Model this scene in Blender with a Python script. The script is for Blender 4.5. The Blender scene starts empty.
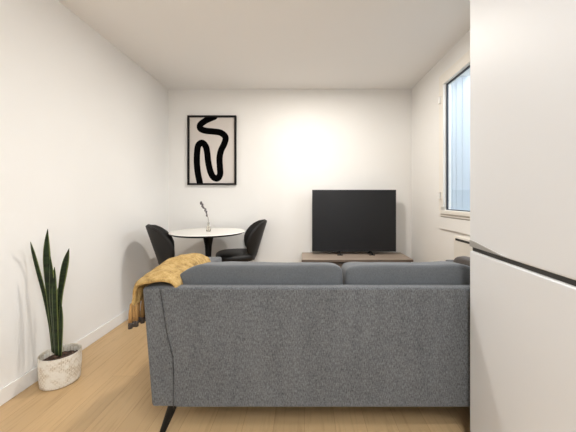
import bpy, bmesh, math, random
from mathutils import Vector, Matrix, noise
random.seed(7)
S = bpy.context.scene
C = S.collection
PI = math.pi

# ------------------------------------------------------------------ materials
def mat(name, col, rough=0.6, metal=0.0, **kw):
    m = bpy.data.materials.new(name); m.use_nodes = True
    b = m.node_tree.nodes['Principled BSDF']
    b.inputs['Base Color'].default_value = (*col, 1)
    b.inputs['Roughness'].default_value = rough
    b.inputs['Metallic'].default_value = metal
    for k, v in kw.items():
        b.inputs[k.replace('_', ' ')].default_value = v
    return m

def nodes(m): return m.node_tree.nodes, m.node_tree.links, m.node_tree.nodes['Principled BSDF']

def coords(m, scale=(1, 1, 1), rot=(0, 0, 0), kind='Object'):
    n, l, b = nodes(m)
    tc = n.new('ShaderNodeTexCoord'); mp = n.new('ShaderNodeMapping')
    mp.inputs['Scale'].default_value = scale; mp.inputs['Rotation'].default_value = rot
    l.new(tc.outputs[kind], mp.inputs['Vector'])
    return mp.outputs['Vector']

def noise_tex(m, vec, scale, detail=3, rough=0.5):
    n, l, b = nodes(m)
    t = n.new('ShaderNodeTexNoise'); t.inputs['Scale'].default_value = scale
    t.inputs['Detail'].default_value = detail; t.inputs['Roughness'].default_value = rough
    l.new(vec, t.inputs['Vector']); return t.outputs['Fac']

def ramp(m, fac, stops):
    n, l, b = nodes(m)
    r = n.new('ShaderNodeValToRGB'); e = r.color_ramp.elements
    while len(e) < len(stops): e.new(0.5)
    for i, (p, c) in enumerate(stops):
        e[i].position = p; e[i].color = (*c, 1)
    l.new(fac, r.inputs['Fac']); return r.outputs['Color']

def mixc(m, fac, a, b_, mode='MIX'):
    n, l, b = nodes(m)
    x = n.new('ShaderNodeMix'); x.data_type = 'RGBA'; x.blend_type = mode
    for sock, v in ((x.inputs[0], fac), (x.inputs[6], a), (x.inputs[7], b_)):
        if isinstance(v, (int, float)): sock.default_value = v
        elif isinstance(v, tuple): sock.default_value = (*v, 1)
        else: l.new(v, sock)
    return x.outputs[2]

def bump(m, h, strength=0.2, dist=0.01):
    n, l, b = nodes(m)
    bp = n.new('ShaderNodeBump'); bp.inputs['Strength'].default_value = strength
    bp.inputs['Distance'].default_value = dist
    l.new(h, bp.inputs['Height']); l.new(bp.outputs['Normal'], b.inputs['Normal'])

def base(m, colsock):
    n, l, b = nodes(m); l.new(colsock, b.inputs['Base Color'])

# wall paint
WALL = mat('wall_paint', (0.85, 0.835, 0.81), 0.85)
v = coords(WALL); f = noise_tex(WALL, v, 2.0, 2)
base(WALL, ramp(WALL, f, [(0.3, (0.84, 0.825, 0.80)), (0.7, (0.86, 0.845, 0.82))]))
bump(WALL, noise_tex(WALL, v, 90, 2), 0.04, 0.002)
CEIL = mat('ceiling_paint', (0.87, 0.855, 0.84), 0.9)
v = coords(CEIL); bump(CEIL, noise_tex(CEIL, v, 80, 2), 0.04, 0.002)
TRIM = mat('trim_paint', (0.84, 0.82, 0.79), 0.45)
PVC = mat('window_pvc', (0.84, 0.80, 0.735), 0.4)
SEAL = mat('frame_seal', (0.40, 0.31, 0.22), 0.8)
GASKET = mat('window_gasket', (0.03, 0.035, 0.045), 0.6)

# oak floor
FLOOR = mat('oak_planks', (0.5, 0.34, 0.17), 0.42)
n, l, b = nodes(FLOOR)
v = coords(FLOOR, rot=(0, 0, PI / 2))
br = n.new('ShaderNodeTexBrick')
br.inputs['Scale'].default_value = 1; br.inputs['Brick Width'].default_value = 1.25
br.inputs['Row Height'].default_value = 0.145; br.inputs['Mortar Size'].default_value = 0.0012
br.inputs['Color1'].default_value = (0.52, 0.35, 0.18, 1)
br.inputs['Color2'].default_value = (0.585, 0.395, 0.205, 1)
br.inputs['Mortar'].default_value = (0.40, 0.255, 0.12, 1)
br.offset = 0.37
l.new(v, br.inputs['Vector'])
g = noise_tex(FLOOR, coords(FLOOR, scale=(34, 2.2, 1)), 1.6, 5, 0.6)
gc = ramp(FLOOR, g, [(0.25, (0.80, 0.76, 0.70)), (0.5, (1, 1, 1)), (0.75, (1.0, 0.97, 0.93))])
base(FLOOR, mixc(FLOOR, 1.0, br.outputs['Color'], gc, 'MULTIPLY'))
bump(FLOOR, g, 0.05, 0.003)

def fabric(name, dark, light, wscale=1.0, rough=0.95, b_=0.35):
    m = mat(name, dark, rough)
    nn, ll, bb = nodes(m)
    bb.inputs['Sheen Weight'].default_value = 0.15
    a = noise_tex(m, coords(m, scale=(260 * wscale, 260 * wscale, 60 * wscale)), 1, 2, 0.6)
    c = noise_tex(m, coords(m, scale=(60 * wscale, 60 * wscale, 260 * wscale)), 1, 2, 0.6)
    big = noise_tex(m, coords(m, scale=(14, 14, 3)), 1, 3, 0.6)
    s1 = mixc(m, 0.28, a, c); s2 = mixc(m, 0.12, s1, big)
    base(m, ramp(m, s2, [(0.32, dark), (0.68, light)]))
    bump(m, s1, b_, 0.002)
    return m
TWEED = fabric('grey_tweed', (0.024, 0.0255, 0.027), (0.165, 0.171, 0.179), 1.25)
SUEDE = fabric('grey_suede', (0.066, 0.070, 0.075), (0.105, 0.111, 0.118), 1.6, 0.9, 0.1)
TAUPE = fabric('taupe_fabric', (0.05, 0.042, 0.038), (0.09, 0.075, 0.066), 1.2)
PIPING = mat('dark_piping', (0.025, 0.025, 0.026), 0.8)

KNIT = mat('mustard_knit', (0.55, 0.36, 0.1), 0.95)
v = coords(KNIT)
f = noise_tex(KNIT, v, 38, 4, 0.65); fk = noise_tex(KNIT, v, 260, 2)
base(KNIT, ramp(KNIT, mixc(KNIT, 0.3, f, fk), [(0.30, (0.15, 0.085, 0.03)), (0.47, (0.40, 0.255, 0.085)), (0.66, (0.56, 0.39, 0.17))]))
bump(KNIT, mixc(KNIT, 0.5, f, fk), 0.6, 0.006)
TASSEL = mat('tassel_yarn', (0.36, 0.2, 0.07), 0.95)
TASSEL_END = mat('tassel_tip', (0.06, 0.045, 0.035), 0.95)

BLACKMETAL = mat('black_lacquer', (0.004, 0.004, 0.004), 0.5, Specular_IOR_Level=.25)
LEATHER = mat('dark_leather', (0.009, 0.0078, 0.007), 0.5, Specular_IOR_Level=.35)
bump(LEATHER, noise_tex(LEATHER, coords(LEATHER), 140, 3), 0.15, 0.002)
LEATHER_EDGE = mat('leather_edge', (0.008, 0.0075, 0.007), 0.5, Specular_IOR_Level=.35)
TABLETOP = mat('white_tabletop', (0.86, 0.83, 0.78), 0.25)
GLASSY = mat('vase_glass', (0.95, 0.93, 0.88), 0.03, Transmission_Weight=0.9, IOR=1.3)
STEM = mat('twig_bark', (0.16, 0.12, 0.10), 0.8)
BUD = mat('twig_bud', (0.13, 0.11, 0.115), 0.8)

WOOD = mat('taupe_oak', (0.36, 0.28, 0.22), 0.5)
g = noise_tex(WOOD, coords(WOOD, scale=(3, 40, 40)), 1.5, 4, 0.6)
base(WOOD, ramp(WOOD, g, [(0.3, (0.30, 0.235, 0.185)), (0.7, (0.40, 0.32, 0.255))]))
WOODDARK = mat('bench_edge', (0.13, 0.098, 0.078), 0.6)
g = noise_tex(WOODDARK, coords(WOODDARK, scale=(3, 40, 40)), 1.5, 4, 0.6)
base(WOODDARK, ramp(WOODDARK, g, [(0.3, (0.11, 0.083, 0.066)), (0.7, (0.15, 0.115, 0.09))]))
TVBODY = mat('tv_casing', (0.008, 0.008, 0.009), 0.4)
TVSCREEN = mat('tv_screen', (0.016, 0.016, 0.0175), 0.45)
n, l, b = nodes(TVSCREEN); b.inputs['Specular IOR Level'].default_value = .3
FRAME = mat('black_frame', (0.007, 0.006, 0.006), 0.6, Specular_IOR_Level=.2)
PAPER = mat('art_paper', (0.66, 0.61, 0.57), 0.9)
INK = mat('black_ink', (0.003, 0.003, 0.003), 0.9, Specular_IOR_Level=.0)

FRIDGE = mat('fridge_enamel', (0.77, 0.785, 0.81), 0.5, Specular_IOR_Level=.3)
FRIDGE_BODY = mat('fridge_side', (0.70, 0.69, 0.68), 0.4)
RECESS = mat('fridge_recess', (0.05, 0.048, 0.045), 0.5)
GRIP = mat('fridge_grip', (0.50, 0.49, 0.47), 0.3, 0.6)
HEATER = mat('heater_enamel', (0.83, 0.79, 0.72), 0.4)
SLOT = mat('heater_slot', (0.02, 0.018, 0.016), 0.6)

BASKET = mat('white_weave', (0.72, 0.66, 0.56), 0.9)
n, l, b = nodes(BASKET)
vv = coords(BASKET, scale=(1, 1, 1), kind='UV')
bk = n.new('ShaderNodeTexBrick'); bk.inputs['Scale'].default_value = 1
bk.inputs['Brick Width'].default_value = 1 / 34; bk.inputs['Row Height'].default_value = 1 / 15
bk.inputs['Mortar Size'].default_value = 0.0035; bk.inputs['Mortar Smooth'].default_value = 0.8
bk.inputs['Color1'].default_value = (0.80, 0.74, 0.64, 1); bk.inputs['Color2'].default_value = (0.66, 0.58, 0.46, 1)
bk.inputs['Mortar'].default_value = (0.42, 0.33, 0.22, 1)
l.new(vv, bk.inputs['Vector'])
pt = noise_tex(BASKET, coords(BASKET), 26, 3)
base(BASKET, mixc(BASKET, ramp(BASKET, pt, [(0.4, (0, 0, 0)), (0.6, (1, 1, 1))]), bk.outputs['Color'], (0.82, 0.78, 0.70)))
inv = n.new('ShaderNodeMath'); inv.operation = 'SUBTRACT'; inv.inputs[0].default_value = 1
l.new(bk.outputs['Fac'], inv.inputs[1]); bump(BASKET, inv.outputs[0], 0.6, 0.004)
SOIL = mat('bark_soil', (0.05, 0.03, 0.02), 0.95)
base(SOIL, ramp(SOIL, noise_tex(SOIL, coords(SOIL), 60, 3), [(0.4, (0.018, 0.011, 0.008)), (0.65, (0.13, 0.07, 0.045))]))
LEAF = mat('snake_leaf', (0.03, 0.055, 0.015), 0.5, Specular_IOR_Level=.25)
LEAFPALE = mat('snake_leaf_pale', (0.2, 0.25, 0.09), 0.45)
for m_, st in ((LEAF, [(0.35, (0.005, 0.011, 0.004)), (0.65, (0.016, 0.032, 0.010))]),
               (LEAFPALE, [(0.35, (0.10, 0.15, 0.05)), (0.65, (0.30, 0.34, 0.15))])):
    base(m_, ramp(m_, noise_tex(m_, coords(m_, scale=(8, 8, 55)), 1, 3), st))
LEAFEDGE = mat('snake_leaf_margin', (0.13, 0.16, 0.04), 0.5)

# window pane: thin clear glass
PANE = bpy.data.materials.new('window_glass'); PANE.use_nodes = True
n, l = PANE.node_tree.nodes, PANE.node_tree.links
n.clear(); out = n.new('ShaderNodeOutputMaterial'); mx = n.new('ShaderNodeMixShader')
tr = n.new('ShaderNodeBsdfTransparent'); tr.inputs[0].default_value = (0.93, 0.96, 0.98, 1)
gl = n.new('ShaderNodeBsdfGlossy'); gl.inputs['Roughness'].default_value = 0.02
mx.inputs[0].default_value = 0.06
l.new(tr.outputs[0], mx.inputs[1]); l.new(gl.outputs[0], mx.inputs[2]); l.new(mx.outputs[0], out.inputs[0])
CLADDING = mat('pale_cladding', (0.50, 0.53, 0.56), 0.7)

# ------------------------------------------------------------------ helpers
def put(name, bm, m, parent=None, smooth=False, loc=None, bevel=0, seg=2):
    me = bpy.data.meshes.new(name); bm.normal_update(); bm.to_mesh(me); bm.free()
    for mm in (m if isinstance(m, (list, tuple)) else [m]): me.materials.append(mm)
    if smooth:
        for p in me.polygons: p.use_smooth = True
    o = bpy.data.objects.new(name, me); C.objects.link(o)
    if parent: o.parent = parent
    if loc: o.location = loc
    if bevel:
        b = o.modifiers.new('bevel', 'BEVEL'); b.width = bevel; b.segments = seg
        b.limit_method = 'ANGLE'; b.angle_limit = math.radians(35)
        for p in me.polygons: p.use_smooth = True
        w = o.modifiers.new('wn', 'WEIGHTED_NORMAL'); w.keep_sharp = True
    return o

def box(bm, x0, x1, y0, y1, z0, z1, mi=0):
    vs = [bm.verts.new((x, y, z)) for z in (z0, z1) for y in (y0, y1) for x in (x0, x1)]
    for q in ((0, 2, 3, 1), (4, 5, 7, 6), (0, 1, 5, 4), (2, 6, 7, 3), (0, 4, 6, 2), (1, 3, 7, 5)):
        bm.faces.new([vs[i] for i in q]).material_index = mi
    return bm

def B(*a): return box(bmesh.new(), *a)

def prism(pts, y0, y1):
    """polygon in x,z extruded along y"""
    bm = bmesh.new()
    a = [bm.verts.new((x, y0, z)) for x, z in pts]; c = [bm.verts.new((x, y1, z)) for x, z in pts]
    k = len(pts)
    bm.faces.new(a); bm.faces.new(c[::-1])
    for i in range(k):
        j = (i + 1) % k
        bm.faces.new((a[j], a[i], c[i], c[j]))
    bmesh.ops.recalc_face_normals(bm, faces=bm.faces)
    return bm

def tube(path, radii, seg=12, bm=None, mi=0, cap=True):
    bm = bm or bmesh.new()
    path = [Vector(p) for p in path]
    if not isinstance(radii, (list, tuple)): radii = [radii] * len(path)
    rings = []
    for i, p in enumerate(path):
        t = (path[min(i + 1, len(path) - 1)] - path[max(i - 1, 0)]).normalized()
        u = t.cross(Vector((0, 1, 0)) if abs(t.y) < 0.9 else Vector((1, 0, 0))).normalized(); w = t.cross(u)
        rings.append([bm.verts.new(p + (u * math.cos(a) + w * math.sin(a)) * radii[i]) for a in [2 * PI * k / seg for k in range(seg)]])
    for r, s in zip(rings, rings[1:]):
        for k in range(seg):
            bm.faces.new((r[k], r[(k + 1) % seg], s[(k + 1) % seg], s[k])).material_index = mi
    if cap:
        bm.faces.new(rings[0][::-1]).material_index = mi; bm.faces.new(rings[-1]).material_index = mi
    bmesh.ops.recalc_face_normals(bm, faces=bm.faces)
    return bm

def lathe(prof, seg=48, bm=None, mis=None, uv=False):
    """profile of (r,z); closes at r=0"""
    bm = bm or bmesh.new(); rings = []
    for r, z in prof:
        if r < 1e-6: rings.append([bm.verts.new((0, 0, z))])
        else: rings.append([bm.verts.new((r * math.cos(2 * PI * k / seg), r * math.sin(2 * PI * k / seg), z)) for k in range(seg)])
    uvl = bm.loops.layers.uv.verify() if uv else None
    for i, (a, c) in enumerate(zip(rings, rings[1:])):
        for k in range(seg):
            j = (k + 1) % seg
            if len(a) == 1 and len(c) == 1: continue
            if len(a) == 1: fc = bm.faces.new((a[0], c[j], c[k])); us = [(0, 0)] * 3
            elif len(c) == 1: fc = bm.faces.new((a[k], a[j], c[0])); us = [(0, 0)] * 3
            else:
                fc = bm.faces.new((a[k], a[j], c[j], c[k]))
                v0, v1 = i / (len(prof) - 1), (i + 1) / (len(prof) - 1)
                us = [(k / seg, v0), ((k + 1) / seg, v0), ((k + 1) / seg, v1), (k / seg, v1)]
            if mis: fc.material_index = mis[i]
            if uv:
                for lp, q in zip(fc.loops, us): lp[uvl].uv = q
    bmesh.ops.recalc_face_normals(bm, faces=bm.faces)
    return bm

def puff(sx, sy, sz, e1=0.4, e2=0.4, nu=48, nv=24, lump=0.0, seed=0):
    """rounded cushion (superquadric) with half sizes; e1 for the profile, e2 for the plan"""
    def p(c, e): return math.copysign(abs(c) ** e, c)
    bm = bmesh.new(); rings = []
    for i in range(nv + 1):
        ph = -PI / 2 + PI * i / nv
        if i in (0, nv): rings.append([bm.verts.new((0, 0, math.copysign(sz, ph)))]); continue
        ring = []
        for k in range(nu):
            th = 2 * PI * k / nu
            q = Vector((sx * p(math.cos(ph), e1) * p(math.cos(th), e2), sy * p(math.cos(ph), e1) * p(math.sin(th), e2), sz * p(math.sin(ph), e1)))
            if lump: q *= 1 + lump * noise.noise(q * 7 + Vector((seed, seed * 2, 0)))
            ring.append(bm.verts.new(q))
        rings.append(ring)
    for a, c in zip(rings, rings[1:]):
        for k in range(nu):
            j = (k + 1) % nu
            if len(a) == 1: bm.faces.new((a[0], c[j], c[k]))
            elif len(c) == 1: bm.faces.new((a[k], a[j], c[0]))
            else: bm.faces.new((a[k], a[j], c[j], c[k]))
    bmesh.ops.recalc_face_normals(bm, faces=bm.faces)
    return bm

def tag(o, label, cat, group=None):
    o['label'] = label; o['category'] = cat
    if group: o['group'] = group
    return o

def thing(name, label, cat, loc=(0, 0, 0), rz=0, group=None):
    o = bpy.data.objects.new(name, None); C.objects.link(o); o.empty_display_size = 0.1
    o.location = loc; o.rotation_euler = (0, 0, rz)
    return tag(o, label, cat, group)

def struct(name, bm, m, **kw):
    o = put(name, bm, m, **kw); o['kind'] = 'structure'; return o

def dup(root, loc, rz, label):
    r = root.copy(); C.objects.link(r); r.location = loc; r.rotation_euler = (0, 0, rz); r['label'] = label
    for ch in list(root.children):
        c = ch.copy(); C.objects.link(c); c.parent = r
        for g_ in ch.children:
            d = g_.copy(); C.objects.link(d); d.parent = c
    return r

def catmull(pts, k=8):
    pts = [Vector(p) for p in pts]; P = [2 * pts[0] - pts[1]] + pts + [2 * pts[-1] - pts[-2]]; out = []
    for i in range(1, len(P) - 2):
        for s in range(k):
            t = s / k; a, b_, c, d = P[i - 1], P[i], P[i + 1], P[i + 2]
            out.append(0.5 * ((2 * b_) + (c - a) * t + (2 * a - 5 * b_ + 4 * c - d) * t * t + (3 * b_ - a - 3 * c + d) * t ** 3))
    out.append(pts[-1]); return out

# ------------------------------------------------------------------ room
XL, XR, YB, YF, H = -1.575, 1.237, 3.285, -2.2, 2.335
WY0, WY1, WZ0, WZ1 = 1.40, 2.58, 0.905, 2.175       # window opening
struct('floor', B(XL - .1, XR + .25, YF - .1, YB + .1, -0.08, 0), FLOOR)
struct('ceiling', B(XL - .1, XR + .25, YF - .1, YB + .1, H, H + 0.1), CEIL)
struct('wall_left', B(XL - .1, XL, YF, YB, 0, H), WALL)
struct('wall_back', B(XL - .1, XR + .25, YB, YB + .1, 0, H), WALL)
struct('wall_front', B(XL - .1, XR + .25, YF - .1, YF, 0, H), WALL)
bm = bmesh.new()
box(bm, XR, XR + .25, YF, WY0, 0, H); box(bm, XR, XR + .25, WY1, YB, 0, H)
box(bm, XR, XR + .25, WY0, WY1, 0, WZ0); box(bm, XR, XR + .25, WY0, WY1, WZ1, H)
struct('wall_right', bm, WALL)
bm = bmesh.new()                                  # outer jamb lining with the shutter rail
box(bm, XR + .072, XR + .26, WY1 - .012, WY1 + .001, WZ0, WZ1)
for x in (.10, .135, .19): box(bm, XR + x, XR + x + .012, WY1 - .0145, WY1 - .011, WZ0, WZ1)
struct('trim_2', bm, CLADDING)
struct('baseboard_left', B(XL, XL + .011, YF, YB, 0, .085), TRIM, bevel=.003)
struct('baseboard_back', B(XL + .011, XR - .011, YB - .011, YB, 0, .085), TRIM, bevel=.003)
struct('baseboard_right', B(XR - .011, XR, YF, YB, 0, .085), TRIM, bevel=.003)
struct('trim_1', B(XR - .014, XR, WY0, WY1, .80, WZ0), WALL, bevel=.002)   # apron under the window

win = bpy.data.objects.new('window_1', None); C.objects.link(win); win['kind'] = 'structure'
def ring(bm, y0, y1, z0, z1, t, x0, x1, mi=0, tb=None):
    box(bm, x0, x1, y0, y1, z0, z0 + (tb or t), mi); box(bm, x0, x1, y0, y1, z1 - t, z1, mi)
    box(bm, x0, x1, y0, y0 + t, z0 + t, z1 - t, mi); box(bm, x0, x1, y1 - t, y1, z0 + t, z1 - t, mi)
    return bm
put('window_frame', ring(bmesh.new(), WY0 + .006, WY1 - .006, WZ0 + .006, WZ1 - .006, .039, XR - .020, XR + .07, 0, .020), PVC, win, bevel=.004)
put('seal', ring(bmesh.new(), WY0, WY1, WZ0, WZ1, .0055, XR + .001, XR + .02), SEAL, win)
ymid = (WY0 + WY1) / 2
for a, c in ((WY0 + .045, ymid), (ymid, WY1 - .045)):
    sash = put('sash', ring(bmesh.new(), a + .004, c - .004, WZ0 + .029, WZ1 - .049, .060, XR - .032, XR + .04, 0, .036), PVC, win, bevel=.005)
    put('gasket', ring(bmesh.new(), a + .063, c - .063, WZ0 + .064, WZ1 - .108, .009, XR - .004, XR + .012), GASKET, sash)
    put('pane', B(XR + .005, XR + .009, a + .064, c - .064, WZ0 + .065, WZ1 - .109), PANE, sash)
for z in (1.94, 1.10):
    put('hinge', tube([(XR - .040, WY1 - .062, z - .03), (XR - .040, WY1 - .062, z + .03)], .012), TRIM, win, smooth=False)

# the pale clad house wall across the way
bm = bmesh.new()
box(bm, 2.45, 2.6, -1.5, 6.5, -3, 6)
for i in range(40):
    y = -1.4 + i * 0.195
    box(bm, 2.43, 2.45, y, y + .17, -3, 6)
struct('wall_outside', bm, CLADDING)

# ------------------------------------------------------------------ wall heater
h = thing('wall_heater', 'white wall heater with a dark top slot below the window', 'heater', (XR, 1.78, .30))
h0 = Vector((XR, 1.78, .30))
def rel(o, v): 
    o.location = (-v[0], -v[1], -v[2]); return o
rel(put('casing', B(XR - .105, XR, 1.45, 2.157, .30, .788), HEATER, h, bevel=.006), h0)
rel(put('grille_slot', B(XR - .1065, XR - .10, 1.48, 2.13, .757, .773), SLOT, h), h0)
rel(put('control_dial', tube([(XR - .105, 1.52, .70), (XR - .118, 1.52, .70)], .014, 16), TRIM, h), h0)

# ------------------------------------------------------------------ sofa
sx0, sx1, sy, zb, zt = -0.702, 1.102, 1.262, .141, .673
sof = thing('sofa', 'grey fabric sofa seen from behind on slanted black legs', 'sofa', (.2, 1.64, 0))
s0 = Vector((.2, 1.64, 0))
def SP(name, bm, m, **kw): return rel(put(name, bm, m, sof, **kw), s0)
cx = (sx0 + sx1) / 2
seam = [(-.640, .674), (-.628, .60), (-.610, .48), (-.588, .39), (-.580, .33), (-.580, .141)]
mir = [(2 * cx - x, z) for x, z in seam]
SP('back_panel', prism(seam + mir[::-1], sy - .004, sy + .055), TWEED, bevel=.012, seg=3)
for sgn in (1, -1):
    f_ = (lambda x: x) if sgn == 1 else (lambda x: 2 * cx - x)
    prof = [(f_(-.724), .674), (f_(-.570), .674), (f_(-.570), .141), (f_(-.681), .141)]
    bm = prism(prof, sy, 1.97)
    for q in bm.verts:                       # the arm top falls a little towards the front
        if q.co.z > .5 and q.co.y > 1.9: q.co.z = .668 if sgn == 1 else .648
    SP('armrest', bm, TWEED, bevel=.014, seg=3)
    SP('piping', tube(catmull([(f_(x - .001), sy - .0045, z) for x, z in seam], 4), .0015, 6), PIPING)
SP('shade_sheet', B(-.60, 1.0, 1.28, 1.96, .143, .158), PIPING)  # dark sheet added below the seat to deepen the shade on the floor
SP('seat_base', B(-.575, .975, 1.318, 1.96, .17, .31), TWEED, bevel=.01)
for a, c in ((-.572, .195), (.205, .972)):
    SP('seat_cushion', B(a, c, 1.40, 1.98, .311, .44), SUEDE, bevel=.03, seg=4)
def back_cushion(a, c, sd, slope=False):
    bm = puff((c - a) / 2, .095, .175, .17, .20, 110, 48, .04, sd)
    if slope:                                # slumped outer end
        for q in bm.verts:
            f = max(0, (-q.co.x / ((c - a) / 2) - .62) / .38)
            if q.co.z > 0: q.co.z -= .085 * f ** 1.6
    bmesh.ops.rotate(bm, verts=bm.verts, matrix=Matrix.Rotation(math.radians(-7), 3, 'X'))
    o = SP('back_cushion', bm, SUEDE, smooth=True)
    o.location = Vector(((a + c) / 2, 1.408, .572)) - s0
back_cushion(-.645, .182, 1, True); back_cushion(.19, .818, 4)
for x, y, dx, dy in ((-.592, 1.30, -.055, -.02), (.996, 1.30, .055, -.02), (-.592, 1.92, -.055, .02), (.996, 1.92, .055, .02)):
    SP('leg', tube([(x, y, .152), (x + dx, y + dy, 0)], [.022, .012], 16), BLACKMETAL, smooth=False)

pil = puff(.045, .14, .15, .55, .45, 40, 20)
bmesh.ops.rotate(pil, verts=pil.verts, matrix=Matrix.Rotation(math.radians(-6), 3, 'Y'))
tp = put('throw_pillow', pil, TAUPE, smooth=True, loc=(.922, 1.565, .592))
tag(tp, 'dark taupe cushion standing at the sofa end beside the fridge', 'cushion')

# ------------------------------------------------------------------ throw blanket over the left arm
th = thing('throw_blanket', 'mustard yellow knitted throw with fringe draped over the left sofa arm', 'blanket', (-.70, 1.5, .687))
t0 = Vector((-.70, 1.5, .699))
sec = catmull([(-.578, .668), (-.592, .700), (-.632, .716), (-.680, .722), (-.722, .712), (-.735, .675), (-.738, .635), (-.739, .602)], 6)
nu = 40
bm = bmesh.new(); grid = []
for i in range(nu + 1):
    u = i / nu; row = []
    for j, p in enumerate(sec):
        vv_ = j / (len(sec) - 1)
        y = 1.258 + u * .50 + .012 * math.sin(vv_ * 9)
        x, z = p.x, p.y
        crest = math.exp(-((vv_ - .42) / .30) ** 2)
        z -= (1 - min(1, u / .16)) ** 2 * .030 * max(0, 1 - abs(vv_ - .42) / .5)
        z += crest * (.036 * math.exp(-((u - .6) / .38) ** 2) - .016 * u)
        fold = .010 * math.sin(u * 34 + vv_ * 4) * (.3 + .9 * vv_) + .016 * noise.noise(Vector((x * 11, y * 14, z * 11)))
        if vv_ > .5: x -= abs(fold) * 1.0 + .012 * (vv_ - .5) * 2
        else: z += abs(fold) * .9
        if vv_ < .25: x -= .012 * u
        row.append(bm.verts.new((x, y, z)))
    grid.append(row)
for r, s in zip(grid, grid[1:]):
    for k in range(len(sec) - 1): bm.faces.new((r[k], s[k], s[k + 1], r[k + 1]))
hem = [grid[i][-1].co.copy() for i in range(0, nu + 1)]
bl = rel(put('knit_cloth', bm, KNIT, th, smooth=True), t0)
so = bl.modifiers.new('thick', 'SOLIDIFY'); so.thickness = .016; so.offset = 1.0
sub = bl.modifiers.new('sub', 'SUBSURF'); sub.levels = 1; sub.render_levels = 1
for i, p in enumerate(hem):
    w = random.uniform(-.006, .006); ln = random.uniform(.095, .108)
    x = p.x - .007
    bm = tube([(x, p.y, p.z + .012), (x - .001 + w * .5, p.y + w, p.z - .03), (x - .001 + w * .7, p.y + w, p.z - ln * .72)], [.005, .008, .009], 8, mi=0)
    tube([(x - .001 + w * .7, p.y + w, p.z - ln * .72), (x - .001 + w * .7, p.y + w, p.z - ln)], [.0092, .0098], 8, bm, mi=1)
    rel(put('tassel', bm, [TASSEL, TASSEL_END], th, smooth=True), t0)

# ------------------------------------------------------------------ fridge
fr = thing('fridge', 'tall white two-door fridge freezer at the right edge', 'fridge', (.718, 1.236, 0), math.radians(-3.6))
# local: door face on x=0 facing -x, far edge y=0, near edge y=-.60
put('body', B(.06, .49, -.60, 0, .05, 2.0), FRIDGE_BODY, fr, bevel=.004)
put('plinth', B(.08, .48, -.59, -.01, 0, .05), RECESS, fr)
put('lower_door', B(0, .055, -.60, 0, .055, .844), FRIDGE, fr, bevel=.007, seg=3)
put('upper_door', B(0, .055, -.60, 0, .861, 2.0), FRIDGE, fr, bevel=.007, seg=3)
put('door_gap', B(.012, .06, -.598, -.002, .844, .861), RECESS, fr)
# tapered grip in the foot of the upper door
bm = bmesh.new()
pl = [(-.004, .863), (-.26, .864), (-.17, .874), (-.06, .888), (-.004, .892)]
a = [bm.verts.new((-.0025, y, z)) for y, z in pl]; c = [bm.verts.new((.004, y, z)) for y, z in pl]
bm.faces.new(a); bm.faces.new(c[::-1])
for i in range(5): bm.faces.new((a[i], a[(i + 1) % 5], c[(i + 1) % 5], c[i]))
bmesh.ops.recalc_face_normals(bm, faces=bm.faces)
put('handle', bm, GRIP, fr, bevel=.0015)

# ------------------------------------------------------------------ media bench and television
mb = thing('media_bench', 'low taupe wood bench against the far wall under the television', 'tv bench', (.54, 3.08, 0))
m0 = Vector((.54, 3.08, 0))
rel(put('top_board', B(-.03, 1.105, 2.885, 3.268, .426, .45), WOOD, mb, bevel=.002), m0)
rel(put('carcass', B(-.02, 1.095, 2.915, 3.26, .06, .426), WOODDARK, mb), m0)
for a, c in ((-.015, .535), (.545, 1.09)):
    rel(put('drawer_front', B(a, c, 2.897, 2.915, .075, .405), WOODDARK, mb, bevel=.002), m0)
rel(put('plinth', B(.0, 1.08, 2.94, 3.25, 0, .06), WOODDARK, mb), m0)
rel(put('edge_band', B(-.03, 1.105, 2.882, 2.885, .426, .446), WOODDARK, mb), m0)

tv = thing('television', 'black flat screen television standing on the low bench', 'television', (.55, 3.14, .45))
v0 = Vector((.55, 3.14, .45))
rel(put('casing', B(.085, 1.012, 3.135, 3.175, .484, 1.166), TVBODY, tv, bevel=.003), v0)
rel(put('screen', B(.099, 1.003, 3.1325, 3.136, .496, 1.157), TVSCREEN, tv), v0)
rel(put('rear_housing', B(.25, .85, 3.175, 3.205, .52, .95), TVBODY, tv, bevel=.01), v0)
for x in (.385, .735):
    bm = tube([(x, 3.155, .49), (x + .01, 3.10, .456)], .008, 8)
    tube([(x, 3.155, .49), (x - .01, 3.215, .456)], .008, 8, bm)
    box(bm, x - .028, x + .032, 3.09, 3.11, .4503, .459); box(bm, x - .025, x + .02, 3.205, 3.225, .4503, .459)
    rel(put('foot', bm, TVBODY, tv), v0)

# ------------------------------------------------------------------ framed picture
px = lambda X: (X - 304.5) / 86.5
pz = lambda Y: 1.07 - (Y - 198.5) / 86.5
ax0, ax1, az0, az1 = px(188.2), px(236.6), pz(185), pz(116)
ar = thing('picture_frame', 'black framed abstract print of one thick black winding line', 'picture', ((ax0 + ax1) / 2, YB, az0))
a0 = Vector(((ax0 + ax1) / 2, YB, az0))
bm = bmesh.new(); t = .02
box(bm, ax0, ax1, YB - .03, YB, az0, az0 + t); box(bm, ax0, ax1, YB - .03, YB, az1 - t, az1)
box(bm, ax0, ax0 + t, YB - .03, YB, az0 + t, az1 - t); box(bm, ax1 - t, ax1, YB - .03, YB, az0 + t, az1 - t)
rel(put('frame', bm, FRAME, ar), a0)
bm = B(ax0 + t, ax1 - t, YB - .012, YB, az0 + t, az1 - t)
path = [(160, 38), (138, 47), (108, 62), (84, 82), (86, 102), (112, 113), (150, 117), (194, 124), (220, 148), (214, 182), (196, 220),
        (188, 262), (190, 310), (191, 348), (176, 370), (154, 362), (138, 330), (127, 280), (122, 235), (114, 198), (94, 178), (74, 192),
        (67, 232), (66, 290), (72, 345), (83, 397)]
pp = catmull([(px(185 + x / 5.4), pz(110 + y / 5.4)) for x, y in path], 6)
L, R = [], []
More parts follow.
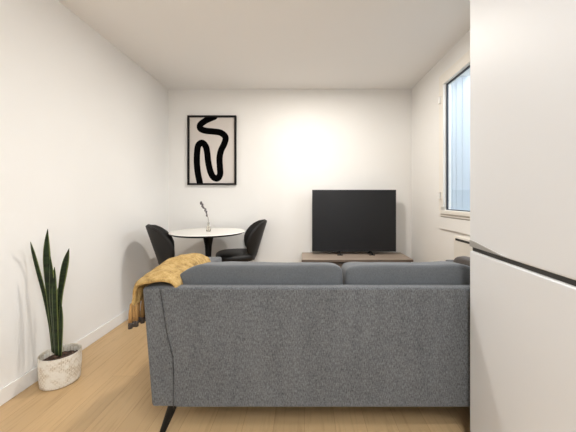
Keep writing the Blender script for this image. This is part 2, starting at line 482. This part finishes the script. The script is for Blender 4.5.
hw = 17.0 / 5.4 / 86.5
zlo, zhi = az0 + t, az1 - t
for i, p in enumerate(pp):
    d = (pp[min(i + 1, len(pp) - 1)] - pp[max(i - 1, 0)]).normalized(); nn = Vector((-d.y, d.x)) * hw
    for lst, q in ((L, p + nn), (R, p - nn)):
        lst.append(bm.verts.new((q.x, YB - .0125, min(max(q.y, zlo), zhi))))
for i in range(len(pp) - 1):
    bm.faces.new((L[i], L[i + 1], R[i + 1], R[i])).material_index = 1
    # round the bends
for i in range(0, len(pp), 2):
    p = pp[i]
    vs = [bm.verts.new((p.x + hw * math.cos(k * PI / 8), YB - .01245 - .00001 * (i % 5), min(max(p.y + hw * math.sin(k * PI / 8), zlo), zhi))) for k in range(16)]
    bm.faces.new(vs).material_index = 1
rel(put('print', bm, [PAPER, INK], ar), a0)

# ------------------------------------------------------------------ round table
tb = thing('dining_table', 'round white pedestal table with black foot in the far left corner', 'table', (-.965, 2.85, 0))
put('tabletop', lathe([(0, .718), (.335, .718), (.355, .728), (.362, .736), (.362, .738), (.358, .742), (0, .742)], 72, mis=[1, 1, 1, 0, 0, 0]), [TABLETOP, BLACKMETAL], tb, smooth=False)
put('pedestal', lathe([(0, 0), (.23, 0), (.232, .008), (.15, .025), (.07, .06), (.034, .14), (.026, .30), (.027, .48), (.034, .60), (.05, .68), (.075, .717), (0, .717)], 48), BLACKMETAL, tb, smooth=True)

vs_ = thing('bud_vase', 'tiny clear glass vase on the round table', 'vase', (-.945, 2.80, .742))
put('glass', lathe([(0, 0), (.019, 0), (.021, .006), (.021, .05), (.012, .066), (.010, .085), (.012, .09), (.0095, .089), (.008, .085), (.010, .066), (.0185, .049), (.0185, .006), (0, .005)], 32), GLASSY, vs_, smooth=True)
sp = thing('flower_sprig', 'thin dry sprig of small grey buds leaning left in the glass vase', 'sprig', (-.945, 2.80, .752))
stp = catmull([(.002, 0, 0), (.0, 0, .085), (-.012, 0, .15), (-.042, .005, .215), (-.078, .005, .27)], 8)
put('stem', tube(stp, .0022, 6), STEM, sp)
for k, (i, s) in enumerate(((16, .010), (18, .009), (20, .013), (22, .009), (24, .012), (26, .014), (28, .009), (30, .012), (32, .016))):
    p = stp[min(i, len(stp) - 1)]
    o = put('bud', puff(s * .75, s * .7, s * 1.1, .9, .9, 10, 6), BUD, sp, smooth=True)
    o.location = p + Vector((random.uniform(-.009, .009), random.uniform(-.004, .004), random.uniform(-.003, .004)))
    o.rotation_euler = (0, random.uniform(-.9, .3), 0)

# ------------------------------------------------------------------ shell chairs
def chair(label, loc, rz):
    ch = thing('dining_chair', label, 'chair', loc, rz, 'shell chairs at the round table')
    st = put('seat', puff(.205, .215, .053, .6, .75, 48, 16), LEATHER, ch, smooth=True, loc=(0, 0, .463))
    put('seat_frame', lathe([(0, .395), (.10, .395), (.14, .405), (.15, .425), (.13, .44), (0, .44)], 32), BLACKMETAL, ch)
    # back: an oval shell bowed around the sitter, bottom at seat level
    prof = [(0.0, .105), (.1, .155), (.2, .192), (.35, .216), (.5, .226), (.65, .222), (.78, .205), (.88, .178), (.95, .142), (.985, .10), (1.0, .05)]
    def hwid(t_):
        for (a, wa), (c, wc) in zip(prof, prof[1:]):
            if t_ <= c: return wa + (wc - wa) * (t_ - a) / (c - a)
        return prof[-1][1]
    bm = bmesh.new(); G = []
    for i in range(25):
        t_ = i / 24; row = []
        for j in range(21):
            q = -1 + j / 10; y = q * hwid(t_)
            x = -.205 - .118 * t_ + 3.1 * y * y
            row.append(bm.verts.new((x, y, .455 + .38 * t_ - .0 * y)))
        G.append(row)
    for r, s in zip(G, G[1:]):
        for k in range(20): bm.faces.new((r[k], r[k + 1], s[k + 1], s[k]))
    bk_ = put('backrest', bm, LEATHER, ch, smooth=True)
    m_ = bk_.modifiers.new('thick', 'SOLIDIFY'); m_.thickness = .030; m_.offset = 0
    m_ = bk_.modifiers.new('sub', 'SUBSURF'); m_.levels = 1; m_.render_levels = 1
    edge = [(-.205 - .118 * i / 24 + 3.1 * hwid(i / 24) ** 2, s * hwid(i / 24), .455 + .38 * i / 24) for s, rng in ((-1, range(25)), (1, range(24, -1, -1))) for i in rng]
    put('edge_piping', tube(edge, .0045, 6), LEATHER_EDGE, bk_)
    put('back_bracket', tube([(-.08, 0, .415), (-.19, 0, .42), (-.222, 0, .50)], .016, 10), BLACKMETAL, ch)
    for a, c in ((1, 1), (1, -1), (-1, 1), (-1, -1)):
        put('leg', tube([(a * .09, c * .09, .41), (a * .155, c * .155, 0)], [.015, .009], 12), BLACKMETAL, ch)
    return ch
c1 = chair('dark shell chair nearest the left wall, half hidden by the throw', (-1.108, 2.66, 0), math.radians(25))
c2 = dup(c1, (-.735, 3.03, 0), math.radians(195), 'dark shell chair with visible padded seat, right of the round table')

# ------------------------------------------------------------------ potted snake plant
pc = Vector((-1.430, 1.665, 0))
pt_ = thing('potted_snake_plant', 'tall snake plant in a white woven basket pot by the left wall', 'plant', pc)
wall = [(.098, 0)] + [(.110 + .008 * min(1, i / 8), .004 + i * .0104) for i in range(16)]
bm = lathe(wall, 64, uv=True)
lathe([(.098, 0), (0, 0.0)], 64, bm, uv=True)
lathe([(.118, .160), (.1185, .164), (.1165, .1675), (.112, .166), (.110, .155), (.108, .05)], 64, bm, uv=True)
for q in bm.verts: q.co.x *= .84; q.co.y *= .84; q.co.z *= 1.03
put('basket', bm, BASKET, pt_, smooth=True)
bm = bmesh.new(); R_ = []
for i in range(14):
    r = .0905 * i / 13
    if i == 0: R_.append([bm.verts.new((0, 0, .142))]); continue
    R_.append([bm.verts.new((r * math.cos(k * PI / 20), r * math.sin(k * PI / 20), .132 + .009 * noise.noise(Vector((r * math.cos(k * PI / 20) * 50, r * math.sin(k * PI / 20) * 50, 1))))) for k in range(40)])
for a, c in zip(R_, R_[1:]):
    for k in range(40):
        j = (k + 1) % 40
        if len(a) == 1: bm.faces.new((a[0], c[k], c[j]))
        else: bm.faces.new((a[k], c[k], c[j], a[j]))
put('soil', bm, SOIL, pt_)
# leaves: pixel outlines turned into points on planes near the pot's own depth
def leaf(pts, dy, m=LEAF, face=0.0, lean=0.0):
    """pts: (px, py, half width in px) seen from the camera; dy, lean: the leaf's depth at its foot and how far its tip comes forward"""
    P = []
    for i, (x, y, w) in enumerate(pts):
        D = dy - lean * (i / (len(pts) - 1)) ** 1.5; s = 284 / (pc.y + D)
        P.append(Vector(((x - 304.5) / s - pc.x, 1.07 - (y - 198.5) / s, w / s, D)))
    ctr = catmull(P, 7)
    bm = bmesh.new(); rows = []; K = 8
    for i, c in enumerate(ctr):
        w = max(c.z * .88, .0006); row = []
        d = (ctr[min(i + 1, len(ctr) - 1)] - ctr[max(i - 1, 0)]).xy.normalized()
        nx, nz = d.y, -d.x
        tw = face + .25 * math.sin(i * .08)
        for k in range(K + 1):
            q = -1 + 2 * k / K
            row.append(bm.verts.new((c.x + nx * q * w, c.w + math.sin(tw) * q * w + .35 * w * q * q - .2 * w, c.y + nz * q * w)))
        rows.append(row)
    for r, s_ in zip(rows, rows[1:]):
        for k in range(K):
            bm.faces.new((r[k], r[k + 1], s_[k + 1], s_[k])).material_index = 1 if k in (0, K - 1) else 0
    o = put('leaf', bm, [m, LEAFEDGE], pt_, smooth=True)
    q = o.modifiers.new('thick', 'SOLIDIFY'); q.thickness = .003; q.offset = 0
    return o
leaf([(53.5, 352, 2.2), (50.5, 325, 2.2), (44.8, 297, 2.0), (38, 271, 2.0), (33, 252, 1.6), (30.6, 242, .2)], .02, lean=.13)
leaf([(55, 353, 2.2), (52.5, 325, 2.6), (49.5, 292, 3.2), (46.8, 262, 3.3), (46.7, 243, 2.2), (47.8, 229, .2)], .0, face=.2, lean=.04)
leaf([(56, 354, 2.4), (54, 325, 2.8), (52, 297, 3.2), (51.5, 275, 2.4), (50.4, 256, .2)], -.02, face=-.2, lean=.03)
leaf([(57, 355, 2.2), (55.6, 325, 2.4), (54.5, 296, 2.4), (54.3, 277, 1.6), (54.6, 267, .2)], -.035)
leaf([(59, 354, 2.2), (58.5, 328, 2.0), (60, 297, 2.2), (63, 275, 3.0), (66, 260, 2.6), (69.2, 248.5, .2)], .01, face=.15)
leaf([(59.8, 356, 2.0), (60.5, 332, 2.3), (61, 315, 1.8), (60.8, 299, .2)], -.03)
leaf([(57.5, 352, 1.8), (57.3, 325, 2.2), (57.6, 305, 2.2), (58, 288, .3)], .03, m=LEAFPALE)

# ------------------------------------------------------------------ camera
cam = bpy.data.cameras.new('camera'); co = bpy.data.objects.new('camera', cam); C.objects.link(co)
co.location = (0, 0, 1.07); co.rotation_euler = (PI / 2, 0, 0)
cam.sensor_width = 36; cam.lens = 284 / 576 * 36
cam.shift_x = -(304.5 - 288) / 576; cam.shift_y = -(216 - 198.5) / 576
cam.clip_start = .02
S.camera = co

# ------------------------------------------------------------------ light
def area(name, loc, rot, size, power, col, shape='DISK', sy_=None):
    d = bpy.data.lights.new(name, 'AREA'); d.shape = shape; d.size = size
    if sy_: d.size_y = sy_
    d.energy = power; d.color = col
    o = bpy.data.objects.new(name, d); C.objects.link(o); o.location = loc; o.rotation_euler = rot
    return o
WARM = (1.0, .95, .88)
lamp = area('ceiling_lamp', (.05, 2.26, H - .004), (0, 0, 0), .18, 16, WARM)
lamp.data.spread = math.radians(176)
area('kitchen_lamp', (.50, -.05, H - .004), (0, 0, 0), .25, 11, (.92, .96, 1), 'SQUARE')
area('overhead_fill', (.50, -.95, H - .004), (0, 0, 0), .9, 36, (.88, .94, 1), 'SQUARE')  # soft fill added overhead behind the camera, not a known fixture
area('window_daylight', (2.25, 1.95, 2.3), (0, 1.05, 0), 1.5, 52, (.92, .96, 1), 'RECTANGLE', 1.6)

W = bpy.data.worlds.new('world'); S.world = W; W.use_nodes = True
bg = W.node_tree.nodes['Background']; bg.inputs[0].default_value = (.62, .81, 1, 1); bg.inputs[1].default_value = .8

S.view_settings.view_transform = 'Standard'; S.view_settings.look = 'None'
S.view_settings.gamma = 1; S.view_settings.use_curve_mapping = False
S.view_settings.exposure = 0.74
